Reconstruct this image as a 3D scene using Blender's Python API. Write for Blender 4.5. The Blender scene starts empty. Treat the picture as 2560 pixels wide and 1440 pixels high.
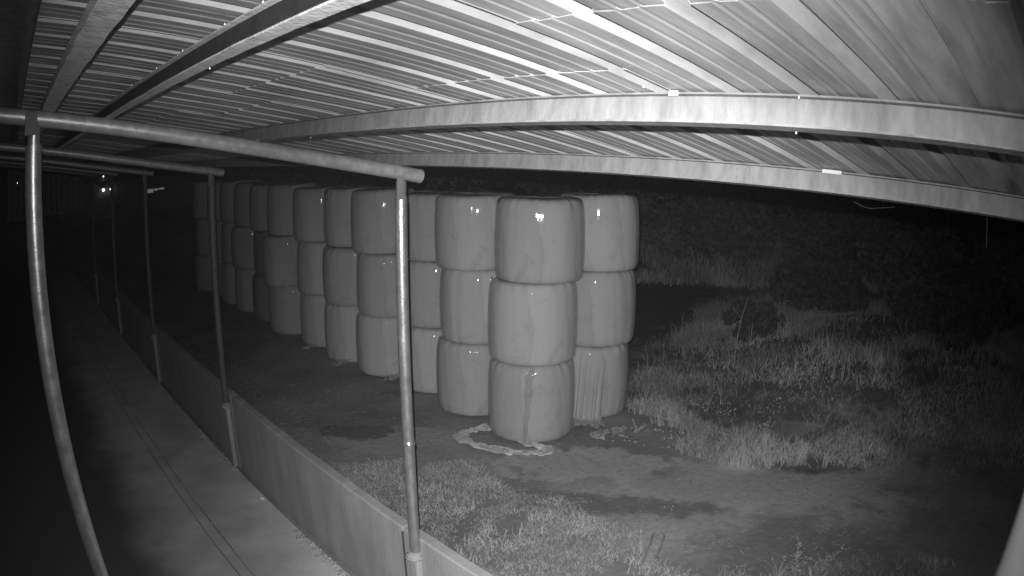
import bpy, math, random
import numpy as np
from mathutils import Vector, Matrix

random.seed(7)
rng = np.random.default_rng(11)
scn = bpy.context.scene
col = scn.collection
R = math.radians

# ------------------------------------------------------------------ camera
CAM_H = 4.3
cd = bpy.data.cameras.new('camera')
cam = bpy.data.objects.new('camera', cd)
col.objects.link(cam)
right = Vector((0.75099381, -0.66028175, 0.00602561))
down = Vector((-0.11926132, -0.14460996, -0.98227527))
fwd = Vector((0.6494498, 0.73696402, -0.18734726))
m3 = Matrix((right, -down, -fwd)).transposed()
cam.matrix_world = Matrix.Translation((0, 0, CAM_H)) @ m3.to_4x4()
cd.type = 'PANO'
cd.panorama_type = 'FISHEYE_LENS_POLYNOMIAL'
cd.sensor_fit = 'HORIZONTAL'
cd.sensor_width = 36.0
cd.sensor_height = 20.25
cd.fisheye_fov = R(150)
A1, A3 = 0.673846207, 0.0722321702          # wide surveillance lens with barrel distortion
cd.fisheye_polynomial_k0 = 0.0
cd.fisheye_polynomial_k1 = -A1 / 18.0
cd.fisheye_polynomial_k2 = 0.0
cd.fisheye_polynomial_k3 = -A3 / 18.0 ** 3
cd.fisheye_polynomial_k4 = 0.0
cd.clip_start = 0.02
cd.clip_end = 2000
cd.dof.use_dof = True
cd.dof.focus_distance = 9.0
cd.lens = 36
cd.dof.aperture_fstop = 14
scn.camera = cam

# ------------------------------------------------------------------ night sky (infrared picture: no colour)
w = bpy.data.worlds.new('World')
scn.world = w
w.use_nodes = True
wn = w.node_tree.nodes
wl = w.node_tree.links
sky = wn.new('ShaderNodeTexSky')
sky.sky_type = 'NISHITA'
sky.sun_disc = False
sky.sun_elevation = R(-4)
sky.sun_rotation = R(200)
bw = wn.new('ShaderNodeRGBToBW')
wl.new(sky.outputs[0], bw.inputs[0])
wl.new(bw.outputs[0], wn['Background'].inputs[0])
wn['Background'].inputs[1].default_value = 0.03

# ------------------------------------------------------------------ the surveillance camera's infrared lamps, just above the lens
LAMP = Vector((0, 0, CAM_H)) + right * -0.03 - down * 0.09 + fwd * 0.0


def lamp(name, power, half, blend, aim, size):
    l = bpy.data.lights.new(name, 'SPOT')
    l.energy = power
    l.spot_size = 2 * R(half)
    l.spot_blend = blend
    l.shadow_soft_size = size
    o = bpy.data.objects.new(name, l)
    o.location = LAMP
    o.rotation_euler = aim.to_track_quat('-Z', 'Y').to_euler()
    col.objects.link(o)
    return o


def aimdir(px, py):
    return (right * ((px - 1280) / 1700) + down * ((py - 720) / 1700) + fwd).normalized()


lamp('infrared_lamp', 2150, 31.5, 1.0, aimdir(1470, 1010), 0.009)
lamp('infrared_lamp', 720, 58, 1.0, aimdir(1265, 1080), 0.009)

scn.view_settings.view_transform = 'Standard'
scn.view_settings.look = 'None'
scn.view_settings.exposure = 0
scn.view_settings.gamma = 1
scn.render.filter_size = 1.6
scn.cycles.max_bounces = 4
scn.cycles.volume_bounces = 0
scn.cycles.sample_clamp_indirect = 4


# ------------------------------------------------------------------ helpers
def mat(name, v, rough=0.7, scale=6.0, var=0.25, bump=0.0, bscale=40.0, metallic=0.0, spec=0.5, stretch=(1, 1, 1), v2=None, contrast=(0.3, 0.7)):
    """grey procedural material: two-scale noise on the base colour and roughness, optional bump"""
    m = bpy.data.materials.new(name)
    m.use_nodes = True
    n = m.node_tree.nodes
    l = m.node_tree.links
    b = n['Principled BSDF']
    tc = n.new('ShaderNodeTexCoord')
    mp = n.new('ShaderNodeMapping')
    mp.inputs['Scale'].default_value = stretch
    l.new(tc.outputs['Object'], mp.inputs[0])
    nz = n.new('ShaderNodeTexNoise')
    nz.inputs['Scale'].default_value = scale
    nz.inputs['Detail'].default_value = 8
    nz.inputs['Roughness'].default_value = 0.62
    l.new(mp.outputs[0], nz.inputs['Vector'])
    rp = n.new('ShaderNodeValToRGB')
    lo = v * (1 - var) if v2 is None else v2
    hi = v * (1 + var) if v2 is None else v
    rp.color_ramp.elements[0].position, rp.color_ramp.elements[1].position = contrast
    rp.color_ramp.elements[0].color = (lo, lo, lo, 1)
    rp.color_ramp.elements[1].color = (hi, hi, hi, 1)
    l.new(nz.outputs[0], rp.inputs[0])
    l.new(rp.outputs[0], b.inputs['Base Color'])
    mr = n.new('ShaderNodeMapRange')
    mr.inputs['To Min'].default_value = max(rough - 0.12, 0.03)
    mr.inputs['To Max'].default_value = min(rough + 0.12, 1)
    l.new(nz.outputs[0], mr.inputs[0])
    l.new(mr.outputs[0], b.inputs['Roughness'])
    b.inputs['Metallic'].default_value = metallic
    b.inputs['Specular IOR Level'].default_value = spec
    if bump:
        nb = n.new('ShaderNodeTexNoise')
        nb.inputs['Scale'].default_value = bscale
        nb.inputs['Detail'].default_value = 6
        l.new(mp.outputs[0], nb.inputs['Vector'])
        bp = n.new('ShaderNodeBump')
        bp.inputs['Strength'].default_value = bump
        bp.inputs['Distance'].default_value = 0.02
        l.new(nb.outputs[0], bp.inputs['Height'])
        l.new(bp.outputs[0], b.inputs['Normal'])
    return m


def emit(name, s):
    m = bpy.data.materials.new(name)
    m.use_nodes = True
    b = m.node_tree.nodes['Principled BSDF']
    b.inputs['Base Color'].default_value = (0.6, 0.6, 0.6, 1)
    b.inputs['Emission Color'].default_value = (1, 1, 1, 1)
    b.inputs['Emission Strength'].default_value = s
    return m


class MB:
    def __init__(s):
        s.v, s.f = [], []

    def add(s, v, f):
        o = len(s.v)
        s.v += [tuple(p) for p in v]
        s.f += [tuple(i + o for i in q) for q in f]
        return s

    def box(s, lo, hi):
        x0, y0, z0 = lo
        x1, y1, z1 = hi
        return s.add([(x0, y0, z0), (x1, y0, z0), (x1, y1, z0), (x0, y1, z0), (x0, y0, z1), (x1, y0, z1), (x1, y1, z1), (x0, y1, z1)],
                     [(3, 2, 1, 0), (4, 5, 6, 7), (0, 1, 5, 4), (1, 2, 6, 5), (2, 3, 7, 6), (3, 0, 4, 7)])

    def tube(s, pts, rad, seg=20, caps=True, wob=0.0):
        pts = [Vector(p) for p in pts]
        rads = rad if isinstance(rad, (list, tuple)) else [rad] * len(pts)
        rings = []
        d0 = (pts[1] - pts[0]).normalized()
        up = Vector((0, 0, 1)) if abs(d0.z) < 0.9 else Vector((1, 0, 0))
        v = []
        for i, p in enumerate(pts):
            d = (pts[min(i + 1, len(pts) - 1)] - pts[max(i - 1, 0)]).normalized()
            a = d.cross(up).normalized()
            b = a.cross(d).normalized()
            for k in range(seg):
                t = 2 * math.pi * k / seg
                rr = rads[i] * (1 + wob * random.uniform(-1, 1))
                v.append(p + (a * math.cos(t) + b * math.sin(t)) * rr)
        f = []
        for i in range(len(pts) - 1):
            for k in range(seg):
                k2 = (k + 1) % seg
                f.append((i * seg + k, i * seg + k2, (i + 1) * seg + k2, (i + 1) * seg + k))
        if caps:
            f.append(tuple(reversed(range(seg))))
            f.append(tuple((len(pts) - 1) * seg + k for k in range(seg)))
        return s.add(v, f)

    def mesh(s, name, smooth=False):
        me = bpy.data.meshes.new(name)
        me.from_pydata(s.v, [], s.f)
        me.update()
        if smooth:
            me.shade_smooth()
        return me

    def build(s, name, m, parent=None, smooth=False, bevel=0.0):
        me = s.mesh(name, smooth)
        if m:
            me.materials.append(m)
        o = bpy.data.objects.new(name, me)
        col.objects.link(o)
        if parent:
            o.parent = parent
        if smooth:
            me.set_sharp_from_angle(angle=R(38))
        if bevel:
            b = o.modifiers.new('bevel', 'BEVEL')
            b.width = bevel
            b.segments = 2
        return o


def obj(name, me, parent=None):
    o = bpy.data.objects.new(name, me)
    col.objects.link(o)
    if parent:
        o.parent = parent
    return o


def tag(o, label=None, cat=None, group=None, kind=None):
    if label:
        o['label'] = label
    if cat:
        o['category'] = cat
    if group:
        o['group'] = group
    if kind:
        o['kind'] = kind
    return o


def empty(name, loc, label, cat, group=None):
    o = bpy.data.objects.new(name, None)
    o.location = loc
    col.objects.link(o)
    return tag(o, label, cat, group)


def np_mesh(name, verts, faces, m):
    me = bpy.data.meshes.new(name)
    verts = np.asarray(verts, np.float32)
    faces = np.asarray(faces, np.int32)
    k = faces.shape[1]
    me.vertices.add(len(verts))
    me.vertices.foreach_set('co', verts.ravel())
    me.loops.add(faces.size)
    me.loops.foreach_set('vertex_index', faces.ravel())
    me.polygons.add(len(faces))
    me.polygons.foreach_set('loop_start', np.arange(0, faces.size, k, dtype=np.int32))
    me.update(calc_edges=True)
    me.materials.append(m)
    return me


ORD = ['', 'first', 'second', 'third', 'fourth', 'fifth', 'sixth', 'seventh', 'eighth', 'ninth', 'tenth', 'eleventh', 'twelfth']

# ------------------------------------------------------------------ materials
M = {}
M['galv'] = mat('galvanised_sheet', 0.23, 0.5, 4.0, 0.38, 0.05, 25, metallic=0.1, stretch=(0.5, 3, 1))
M['galv_end'] = mat('weathered_sheet_edge', 0.5, 0.5, 30, 0.3)
M['steel'] = mat('weathered_steel', 0.15, 0.75, 16, 0.0, 0.12, 60, spec=0.1, v2=0.095, contrast=(0.3, 0.62), stretch=(1, 1, 0.3))
M['flange'] = mat('scaled_flange', 0.5, 0.7, 18, 0.0, 0.2, 60, spec=0.2, v2=0.3, contrast=(0.3, 0.62))
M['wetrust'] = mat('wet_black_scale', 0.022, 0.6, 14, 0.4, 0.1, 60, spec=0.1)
M['rust'] = mat('rusted_steel', 0.07, 0.6, 14, 0.4, 0.2, 60, metallic=0.1)
M['pipe'] = mat('galvanised_pipe', 0.52, 0.34, 16, 0.0, 0.10, 70, metallic=0.78, v2=0.34, stretch=(1, 1, 0.5))
M['pipe_dull'] = mat('dull_painted_pipe', 0.34, 0.36, 12, 0.25, 0.06, 50, metallic=0.7)
M['pipe_rafter'] = mat('weathered_rafter_pipe', 0.42, 0.42, 16, 0.0, 0.10, 70, metallic=0.45, v2=0.26)
M['pipe_dim'] = mat('dimmed_far_pipe', 0.10, 0.6, 16, 0.3, 0.1, 60, metallic=0.2)  # darker pipe copy: dimness with distance put into the colour
M['post_dark'] = mat('dimmed_near_post', 0.016, 0.85, 12, 0.25, 0.06, 50, spec=0.05)  # colour blackened to hold down the lamp's close spill on this post
M['concrete'] = mat('cast_concrete', 0.33, 0.85, 3.0, 0.17, 0.2, 35, stretch=(1, 1, 0.45))
M['floor'] = mat('floor_concrete', 0.62, 0.85, 1.3, 0.25, 0.12, 30)
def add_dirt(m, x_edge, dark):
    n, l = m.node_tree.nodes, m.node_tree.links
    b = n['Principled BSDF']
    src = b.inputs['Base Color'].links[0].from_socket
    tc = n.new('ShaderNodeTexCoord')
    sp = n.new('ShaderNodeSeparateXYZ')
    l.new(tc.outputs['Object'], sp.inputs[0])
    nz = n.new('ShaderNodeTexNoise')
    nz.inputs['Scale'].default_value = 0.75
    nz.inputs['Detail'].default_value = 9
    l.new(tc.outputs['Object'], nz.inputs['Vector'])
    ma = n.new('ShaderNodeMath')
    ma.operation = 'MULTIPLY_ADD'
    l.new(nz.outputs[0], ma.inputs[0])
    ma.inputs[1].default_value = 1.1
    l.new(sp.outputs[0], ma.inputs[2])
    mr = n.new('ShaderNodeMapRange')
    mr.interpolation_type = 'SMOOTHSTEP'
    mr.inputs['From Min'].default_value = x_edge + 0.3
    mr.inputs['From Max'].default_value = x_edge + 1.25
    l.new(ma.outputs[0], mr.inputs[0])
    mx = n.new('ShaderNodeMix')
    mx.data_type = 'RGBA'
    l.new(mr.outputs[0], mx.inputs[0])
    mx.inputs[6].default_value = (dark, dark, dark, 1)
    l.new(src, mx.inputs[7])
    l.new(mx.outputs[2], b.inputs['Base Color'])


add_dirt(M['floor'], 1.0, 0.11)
M['joint'] = mat('dirt_in_joint', 0.28, 0.9, 20, 0.3)
M['plaster'] = mat('rough_mortar', 0.28, 0.9, 14, 0.3, 0.5, 30)
M['wood'] = mat('old_log_bark', 0.34, 0.9, 20, 0.4, 0.5, 40)
M['wood_end'] = mat('sawn_log_end', 0.3, 0.9, 30, 0.3, 0.2, 40)
M['grass'] = mat('short_grass', 0.33, 0.75, 2.0, 0.35)
M['brush'] = mat('dry_tall_grass', 0.30, 0.8, 0.7, 0.6)
M['leaf'] = mat('hedge_leaves', 0.13, 0.7, 1.2, 0.4)
M['dark_leaf'] = mat('dark_bush_leaves', 0.05, 0.8, 1.2, 0.4)
M['bark'] = mat('tree_bark', 0.12, 0.9, 8, 0.3)
M['weed'] = mat('weed_leaves', 0.45, 0.7, 9, 0.3)
M['clod'] = mat('dry_clods', 0.26, 0.9, 14, 0.35, 0.4, 40)
M['crumb'] = mat('pale_feed_crumbs', 0.42, 0.9, 9, 0.4)
M['straw'] = mat('old_straw', 0.24, 0.9, 3, 0.4)
M['web'] = mat('cobweb_thread', 0.035, 0.8, 30, 0.1)
M['white'] = mat('white_plate', 0.85, 0.5, 30, 0.05)
M['boards'] = mat('dark_boards', 0.16, 0.85, 5, 0.4, 0.2, 30, stretch=(3, 3, 0.3))
M['build'] = mat('far_render', 0.20, 0.9, 1.5, 0.3)
M['lamp'] = emit('lit_lamp', 2.5)
M['lit'] = emit('lit_window', 0.1)
drop = bpy.data.materials.new('water_drop')
drop.use_nodes = True
_b = drop.node_tree.nodes['Principled BSDF']
_b.inputs['Base Color'].default_value = (0.9, 0.9, 0.9, 1)
_b.inputs['Roughness'].default_value = 0.12
_b.inputs['Specular IOR Level'].default_value = 1.0
M['drop'] = drop


def film(name, v):
    """stretch film: glossy, fine vertical and slanting wrinkles, slightly uneven tone"""
    m = bpy.data.materials.new(name)
    m.use_nodes = True
    n = m.node_tree.nodes
    l = m.node_tree.links
    b = n['Principled BSDF']
    tc = n.new('ShaderNodeTexCoord')
    mp = n.new('ShaderNodeMapping')
    mp.inputs['Scale'].default_value = (9, 9, 0.7)
    l.new(tc.outputs['Object'], mp.inputs[0])
    n1 = n.new('ShaderNodeTexNoise')
    n1.inputs['Scale'].default_value = 1.6
    n1.inputs['Detail'].default_value = 5
    l.new(mp.outputs[0], n1.inputs['Vector'])
    n2 = n.new('ShaderNodeTexNoise')
    n2.inputs['Scale'].default_value = 2.2
    n2.inputs['Detail'].default_value = 4
    l.new(tc.outputs['Object'], n2.inputs['Vector'])
    ad = n.new('ShaderNodeMath')
    ad.operation = 'ADD'
    l.new(n1.outputs[0], ad.inputs[0])
    l.new(n2.outputs[0], ad.inputs[1])
    rp = n.new('ShaderNodeMapRange')
    rp.inputs['From Min'].default_value = 0.6
    rp.inputs['From Max'].default_value = 1.4
    rp.inputs['To Min'].default_value = v * 0.93
    rp.inputs['To Max'].default_value = v * 1.06
    l.new(ad.outputs[0], rp.inputs[0])
    l.new(rp.outputs[0], b.inputs['Base Color'])
    sm = n.new('ShaderNodeTexNoise')
    sm.inputs['Scale'].default_value = 3.0
    sm.inputs['Detail'].default_value = 9
    sm.inputs['Roughness'].default_value = 0.7
    sm.inputs['Distortion'].default_value = 0.6
    l.new(tc.outputs['Object'], sm.inputs['Vector'])
    smr = n.new('ShaderNodeMapRange')
    smr.inputs['From Min'].default_value = 0.56
    smr.inputs['From Max'].default_value = 0.72
    smr.inputs['To Min'].default_value = 1.0
    smr.inputs['To Max'].default_value = 0.8
    l.new(sm.outputs[0], smr.inputs[0])
    sx = n.new('ShaderNodeSeparateXYZ')
    l.new(tc.outputs['Object'], sx.inputs[0])

    def mt(op, a, c, d=None):
        q = n.new('ShaderNodeMath')
        q.operation = op
        for k_, x_ in enumerate((a, c, d)):
            if x_ is None:
                continue
            if isinstance(x_, (int, float)):
                q.inputs[k_].default_value = x_
            else:
                l.new(x_, q.inputs[k_])
        return q.outputs[0]
    ang = mt('ARCTAN2', sx.outputs[1], sx.outputs[0])
    ph_ = mt('MULTIPLY_ADD', sx.outputs[2], 0.22, mt('MULTIPLY', ang, 7 / 6.2832))
    ph_ = mt('MULTIPLY_ADD', n2.outputs[0], 0.5, ph_)
    saw = mt('FRACT', ph_, 0.0)
    band = mt('MULTIPLY_ADD', mt('POWER', saw, 3.0), -0.13, 1.03)      # overlapping film edges
    rp_out = mt('MULTIPLY', rp.outputs[0], band)
    mu = n.new('ShaderNodeMath')
    mu.operation = 'MULTIPLY'
    l.new(rp_out, mu.inputs[0])
    l.new(smr.outputs[0], mu.inputs[1])
    l.new(mu.outputs[0], b.inputs['Base Color'])
    b.inputs['Roughness'].default_value = 0.07
    b.inputs['Specular IOR Level'].default_value = 0.13
    bp = n.new('ShaderNodeBump')
    bp.inputs['Strength'].default_value = 0.11
    bp.inputs['Distance'].default_value = 0.02
    l.new(mt('MULTIPLY_ADD', saw, 0.25, mt('MULTIPLY_ADD', sm.outputs[0], 0.8, n1.outputs[0])), bp.inputs['Height'])
    l.new(bp.outputs[0], b.inputs['Normal'])
    return m


M['film'] = film('pale_stretch_film', 0.41)
M['film_b'] = film('pale_stretch_film_dusty', 0.38)
M['film_c'] = film('pale_stretch_film_clean', 0.43)
M['film_dark'] = film('dark_stretch_film', 0.2)
M['tail'] = film('loose_film', 0.6)
M['torn'] = film('torn_film_sheet', 0.38)
M['strap'] = film('dull_film_strip', 0.30)


# ground material: soil with its own wet dark areas and pale dry tracks, plus painted shade
def ground_material():
    m = bpy.data.materials.new('yard_soil')
    m.use_nodes = True
    n = m.node_tree.nodes
    l = m.node_tree.links
    b = n['Principled BSDF']
    tc = n.new('ShaderNodeTexCoord')
    big = n.new('ShaderNodeTexNoise')
    big.inputs['Scale'].default_value = 0.55
    big.inputs['Detail'].default_value = 7
    big.inputs['Roughness'].default_value = 0.55
    l.new(tc.outputs['Object'], big.inputs['Vector'])
    fine = n.new('ShaderNodeTexNoise')
    fine.inputs['Scale'].default_value = 9
    fine.inputs['Detail'].default_value = 8
    l.new(tc.outputs['Object'], fine.inputs['Vector'])
    wob = n.new('ShaderNodeTexNoise')
    wob.inputs['Scale'].default_value = 1.7
    wob.inputs['Roughness'].default_value = 0.62
    wob.inputs['Detail'].default_value = 6
    l.new(tc.outputs['Object'], wob.inputs['Vector'])

    def math_(op, a, c):
        q = n.new('ShaderNodeMath')
        q.operation = op
        for i, x in enumerate((a, c)):
            if isinstance(x, (int, float)):
                q.inputs[i].default_value = x
            else:
                l.new(x, q.inputs[i])
        return q.outputs[0]

    def patch(cx, cy, rx, ry, rot, soft=0.25, wobble=2.2):
        mp = n.new('ShaderNodeMapping')
        mp.vector_type = 'TEXTURE'
        mp.inputs['Location'].default_value = (cx, cy, 0)
        mp.inputs['Rotation'].default_value = (0, 0, R(rot))
        mp.inputs['Scale'].default_value = (rx, ry, 1e4)
        l.new(tc.outputs['Object'], mp.inputs[0])
        ln = n.new('ShaderNodeVectorMath')
        ln.operation = 'LENGTH'
        l.new(mp.outputs[0], ln.inputs[0])
        d = math_('ADD', ln.outputs['Value'], math_('MULTIPLY', math_('SUBTRACT', wob.outputs[0], 0.5), wobble))
        mr = n.new('ShaderNodeMapRange')
        mr.interpolation_type = 'SMOOTHSTEP'
        mr.inputs['From Min'].default_value = 1 - soft
        mr.inputs['From Max'].default_value = 1 + soft
        mr.inputs['To Min'].default_value = 1
        mr.inputs['To Max'].default_value = 0
        l.new(d, mr.inputs[0])
        return mr.outputs[0]

    base = n.new('ShaderNodeMapRange')
    base.inputs['From Min'].default_value = 0.3
    base.inputs['From Max'].default_value = 0.7
    base.inputs['To Min'].default_value = 0.15
    base.inputs['To Max'].default_value = 0.34
    l.new(big.outputs[0], base.inputs[0])
    v = base.outputs[0]

    def blend(v, mask, val, amount=1.0):
        mx = n.new('ShaderNodeMix')
        mx.data_type = 'FLOAT'
        l.new(math_('MULTIPLY', mask, amount), mx.inputs[0])
        l.new(v, mx.inputs[2])
        mx.inputs[3].default_value = val
        return mx.outputs[0]

    v = blend(v, patch(7.1, 6.45, 1.15, 0.62, -42, 0.12), 0.44, 0.9)      # pale dry pan in front of the corner stack
    v = blend(v, patch(7.6, 4.0, 2.4, 1.25, -45, 0.35), 0.40, 0.8)        # pale driving track
    v = blend(v, patch(5.5, 9.0, 0.95, 0.55, -30, 0.12), 0.36, 0.85)
    v = blend(v, patch(5.35, 9.5, 0.6, 0.3, -35, 0.2, 4.5), 0.13, 0.9)      # wet hollow
    v = blend(v, patch(6.3, 5.45, 1.3, 0.3, -52, 0.3, 3.5), 0.16, 0.8)        # wet wheel rut
    v = blend(v, patch(9.1, 4.1, 0.9, 0.25, -60, 0.3), 0.13, 0.8)  # shadow behind the mound, painted into the soil colour
    v = blend(v, patch(6.6, 2.6, 1.2, 1.3, 0, 0.4), 0.15, 0.8)  # weak lower edge of the lamp beam, painted as darker soil
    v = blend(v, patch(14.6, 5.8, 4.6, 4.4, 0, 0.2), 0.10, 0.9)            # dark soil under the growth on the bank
    v = blend(v, patch(16.5, 13.0, 5.0, 2.2, 40, 0.2), 0.09, 0.9)         # shade behind the bank, painted dark beyond the stacks
    fm = n.new('ShaderNodeMapRange')
    fm.inputs['To Min'].default_value = 0.72
    fm.inputs['To Max'].default_value = 1.28
    l.new(fine.outputs[0], fm.inputs[0])
    v = math_('MULTIPLY', v, fm.outputs[0])
    l.new(v, b.inputs['Base Color'])
    b.inputs['Roughness'].default_value = 0.88
    bp = n.new('ShaderNodeBump')
    bp.inputs['Strength'].default_value = 0.32
    bp.inputs['Distance'].default_value = 0.03
    l.new(fine.outputs[0], bp.inputs['Height'])
    l.new(bp.outputs[0], b.inputs['Normal'])
    return m


M['ground'] = ground_material()


# ------------------------------------------------------------------ ground
def sn(x, y, s, seed):
    r_ = np.random.default_rng(seed)
    a = 0
    for k in range(7):
        t = r_.uniform(0, 6.28)
        f = s * r_.uniform(0.6, 1.9)
        a = a + np.sin((x * math.cos(t) + y * math.sin(t)) * f + r_.uniform(0, 6.28))
    return a / 7


def smooth(a, b, x):
    t = np.clip((x - a) / (b - a), 0, 1)
    return t * t * (3 - 2 * t)


def hg(x, y):
    x = np.asarray(x, float)
    y = np.asarray(y, float)
    h = 0.03 * sn(x, y, 1.3, 3) + 0.02 * sn(x, y, 3.5, 4)
    h = h * smooth(3.3, 4.5, x)
    # overgrown bank to the right
    u = (x - 15.4) / 5.9
    v = (y - 4.4 + (x - 14) * -0.1) / 6.0
    d = np.sqrt(u * u + v * v) + 0.12 * sn(x, y, 0.7, 8)
    h = h + 0.62 * (1 - smooth(0.25, 1.08, d)) * (1 + 0.25 * sn(x, y, 1.1, 9))
    # little heap of earth on the edge of the track
    d2 = np.hypot((x - 9.0) / 0.75, (y - 4.95) / 0.55)
    h = h + 0.22 * (1 - smooth(0.3, 1.0, d2))
    # far bank
    h = h + 1.2 * smooth(24, 34, x * 0.72 + y * 0.69)
    return h


ax = np.concatenate([np.linspace(-400, -8, 10), np.linspace(-4, 3, 8), np.linspace(3.2, 22, 130), np.linspace(22.6, 60, 50), np.linspace(70, 900, 12)])
ay = np.concatenate([np.linspace(-400, -12, 10), np.linspace(-8, 16, 130), np.linspace(16.5, 60, 60), np.linspace(70, 900, 12)])
gx, gy = np.meshgrid(ax, ay, indexing='ij')
gz = hg(gx, gy)
nx_, ny_ = gx.shape
ii, jj = np.meshgrid(np.arange(nx_ - 1), np.arange(ny_ - 1), indexing='ij')
i0 = (ii * ny_ + jj).ravel()
gf = np.stack([i0, i0 + ny_, i0 + ny_ + 1, i0 + 1], 1)
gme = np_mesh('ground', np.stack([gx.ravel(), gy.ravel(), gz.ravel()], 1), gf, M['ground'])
gme.shade_smooth()
tag(obj('ground', gme), kind='structure')

# concrete floor of the shelter, with the steel drain channel let into it
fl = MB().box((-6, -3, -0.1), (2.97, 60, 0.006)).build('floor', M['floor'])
tag(fl, kind='structure')
for gx0 in (2.02, 1.87):
    ch = MB()
    yy_ = -3.0
    while yy_ < 40:
        ln = random.uniform(.25, .8)
        w_ = random.uniform(.009, .017)
        dx = random.uniform(-.004, .004)
        ch.box((gx0 + dx, yy_, 0.006), (gx0 + dx + w_, yy_ + ln, 0.0085))
        yy_ += ln + (random.uniform(.02, .12) if random.random() < .4 else 0.0)
    ch.build('floor_groove', M['joint'], fl)

# ------------------------------------------------------------------ low wall with a pier at each post
ROWS = [0.0, 4.62, 9.3, 13.9, 18.5, 23.1]
wall = empty('concrete_wall', (3.03, 4.6, 0), 'long low cast concrete wall running along the pipe posts of the shelter', 'wall')
WX0, WX1 = 3.03, 3.15
ys = [-4.0, 4.86] + [y_ - 0.12 for y_ in ROWS[2:]] + [30.0]
for k in range(len(ys) - 1):
    y0, y1 = ys[k] + 0.012, ys[k + 1] - 0.012
    n_ = 24
    v, f = [], []
    for i in range(n_ + 1):
        y_ = y0 + (y1 - y0) * i / n_
        t = 1.10 + random.uniform(-0.006, 0.006)
        for (x_, z_) in ((WX0 + random.uniform(-.003, .003), -0.05), (WX0 + random.uniform(-.003, .003), t - 0.012), (WX0 + 0.012, t), (WX1 - 0.012, t), (WX1, t - 0.012), (WX1, -0.05)):
            v.append((x_ - 3.03, y_ - 4.6, z_))
    for i in range(n_):
        for j in range(6):
            a = i * 6 + j
            c = i * 6 + (j + 1) % 6
            f.append((a, a + 6, c + 6, c))
    f.append(tuple(range(6)))
    f.append(tuple(reversed(range(n_ * 6, n_ * 6 + 6))))
    MB().add(v, f).build('wall_panel', M['concrete'], wall)
for k, y_ in enumerate(ROWS[1:]):
    v = MB()
    z1 = 0.93
    v.box((2.955 - 3.03, y_ - 0.06 - 4.6, 0), (3.028 - 3.03, y_ + 0.06 - 4.6, z1))
    MB().add(v.v, v.f).build('pier', M['concrete'], wall, bevel=0.02)
    lump = MB()
    pts = []
    for q in range(7):
        t = q / 6
        pts.append((2.985 - 3.03, y_ - 4.6, z1 - 0.02 + 0.07 * t))
    lump.tube(pts, [0.085, 0.088, 0.083, 0.075, 0.066, 0.058, 0.052], 14, True, 0.08)
    lump.build('mortar_collar', M['plaster'], wall, smooth=True)
# dark open joint with rust streaks beside the first post
MB().box((WX0 - 0.0035 - 3.03, 4.846 - 4.6, 0.05), (WX0 - 3.03 + 0.02, 4.874 - 4.6, 1.05)).build('joint_filler', M['rust'], wall)

# ------------------------------------------------------------------ roof geometry
T = 0.1945
S = math.atan(T)
SU = Vector((math.cos(S), 0, -math.sin(S)))     # down the slope
SN = Vector((math.sin(S), 0, math.cos(S)))      # out of the roof
ZG = 4.744                                      # top of the pipe rafters at x = 0
PIPE = 0.052


def gz_top(x):
    return ZG - T * x


POSTLAB = ['beside the camera', 'with welded collar in front of the bales', 'second along the low wall from the mortar collared one', 'third along the low wall', 'fourth along the low wall', 'fifth along the low wall']
# right-hand posts
for k, y_ in enumerate(ROWS[1:]):
    x_ = 2.99
    ztop = gz_top(x_) - 2 * PIPE / math.cos(S) + 0.01
    lab = ['galvanised pipe post with a sleeve joint standing on the wall before the bale stacks',
           'thin pipe post on the low wall, next after the sleeve jointed one',
           'thin pipe post on the low wall, third counting from the sleeve jointed one',
           'thin pipe post on the low wall, fourth counting from the sleeve jointed one',
           'thin pipe post on the low wall, fifth counting from the sleeve jointed one'][k]
    p = empty('steel_post', (x_, y_, 0.9), lab, 'post', 'posts along the low wall')
    jz = 2.02
    PM = M['pipe'] if k == 0 else M['pipe_dim']
    MB().tube([(0.006, 0, jz - 0.9), (0.002, 0, 2.2), (0, 0, ztop - 0.9 - 0.13)], 0.046, 24).build('upper_tube', PM, p, smooth=True)
    MB().tube([(0.0, 0, 0.0), (0.004, 0, 0.6), (0.006, 0, jz - 0.9)], 0.0475, 24).build('lower_tube', PM, p, smooth=True)
    MB().tube([(0.006, 0, jz - 0.92), (0.006, 0, jz - 0.905), (0.006, 0, jz - 0.885)], [0.05, 0.055, 0.049], 24, True, 0.03).build('weld_ring', PM, p, smooth=True)
    # square head plate and stub
    MB().box((-0.062, -0.05, ztop - 0.9 - 0.15), (-0.002, -0.04, ztop - 0.9 + 0.01)).build('head_plate', M['steel'], p, bevel=0.003)
    MB().tube([(0.0, 0, ztop - 0.9 - 0.135), (0.0, 0, ztop - 0.9 - 0.02)], 0.04, 20).build('head_stub', PM, p, smooth=True)

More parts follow.
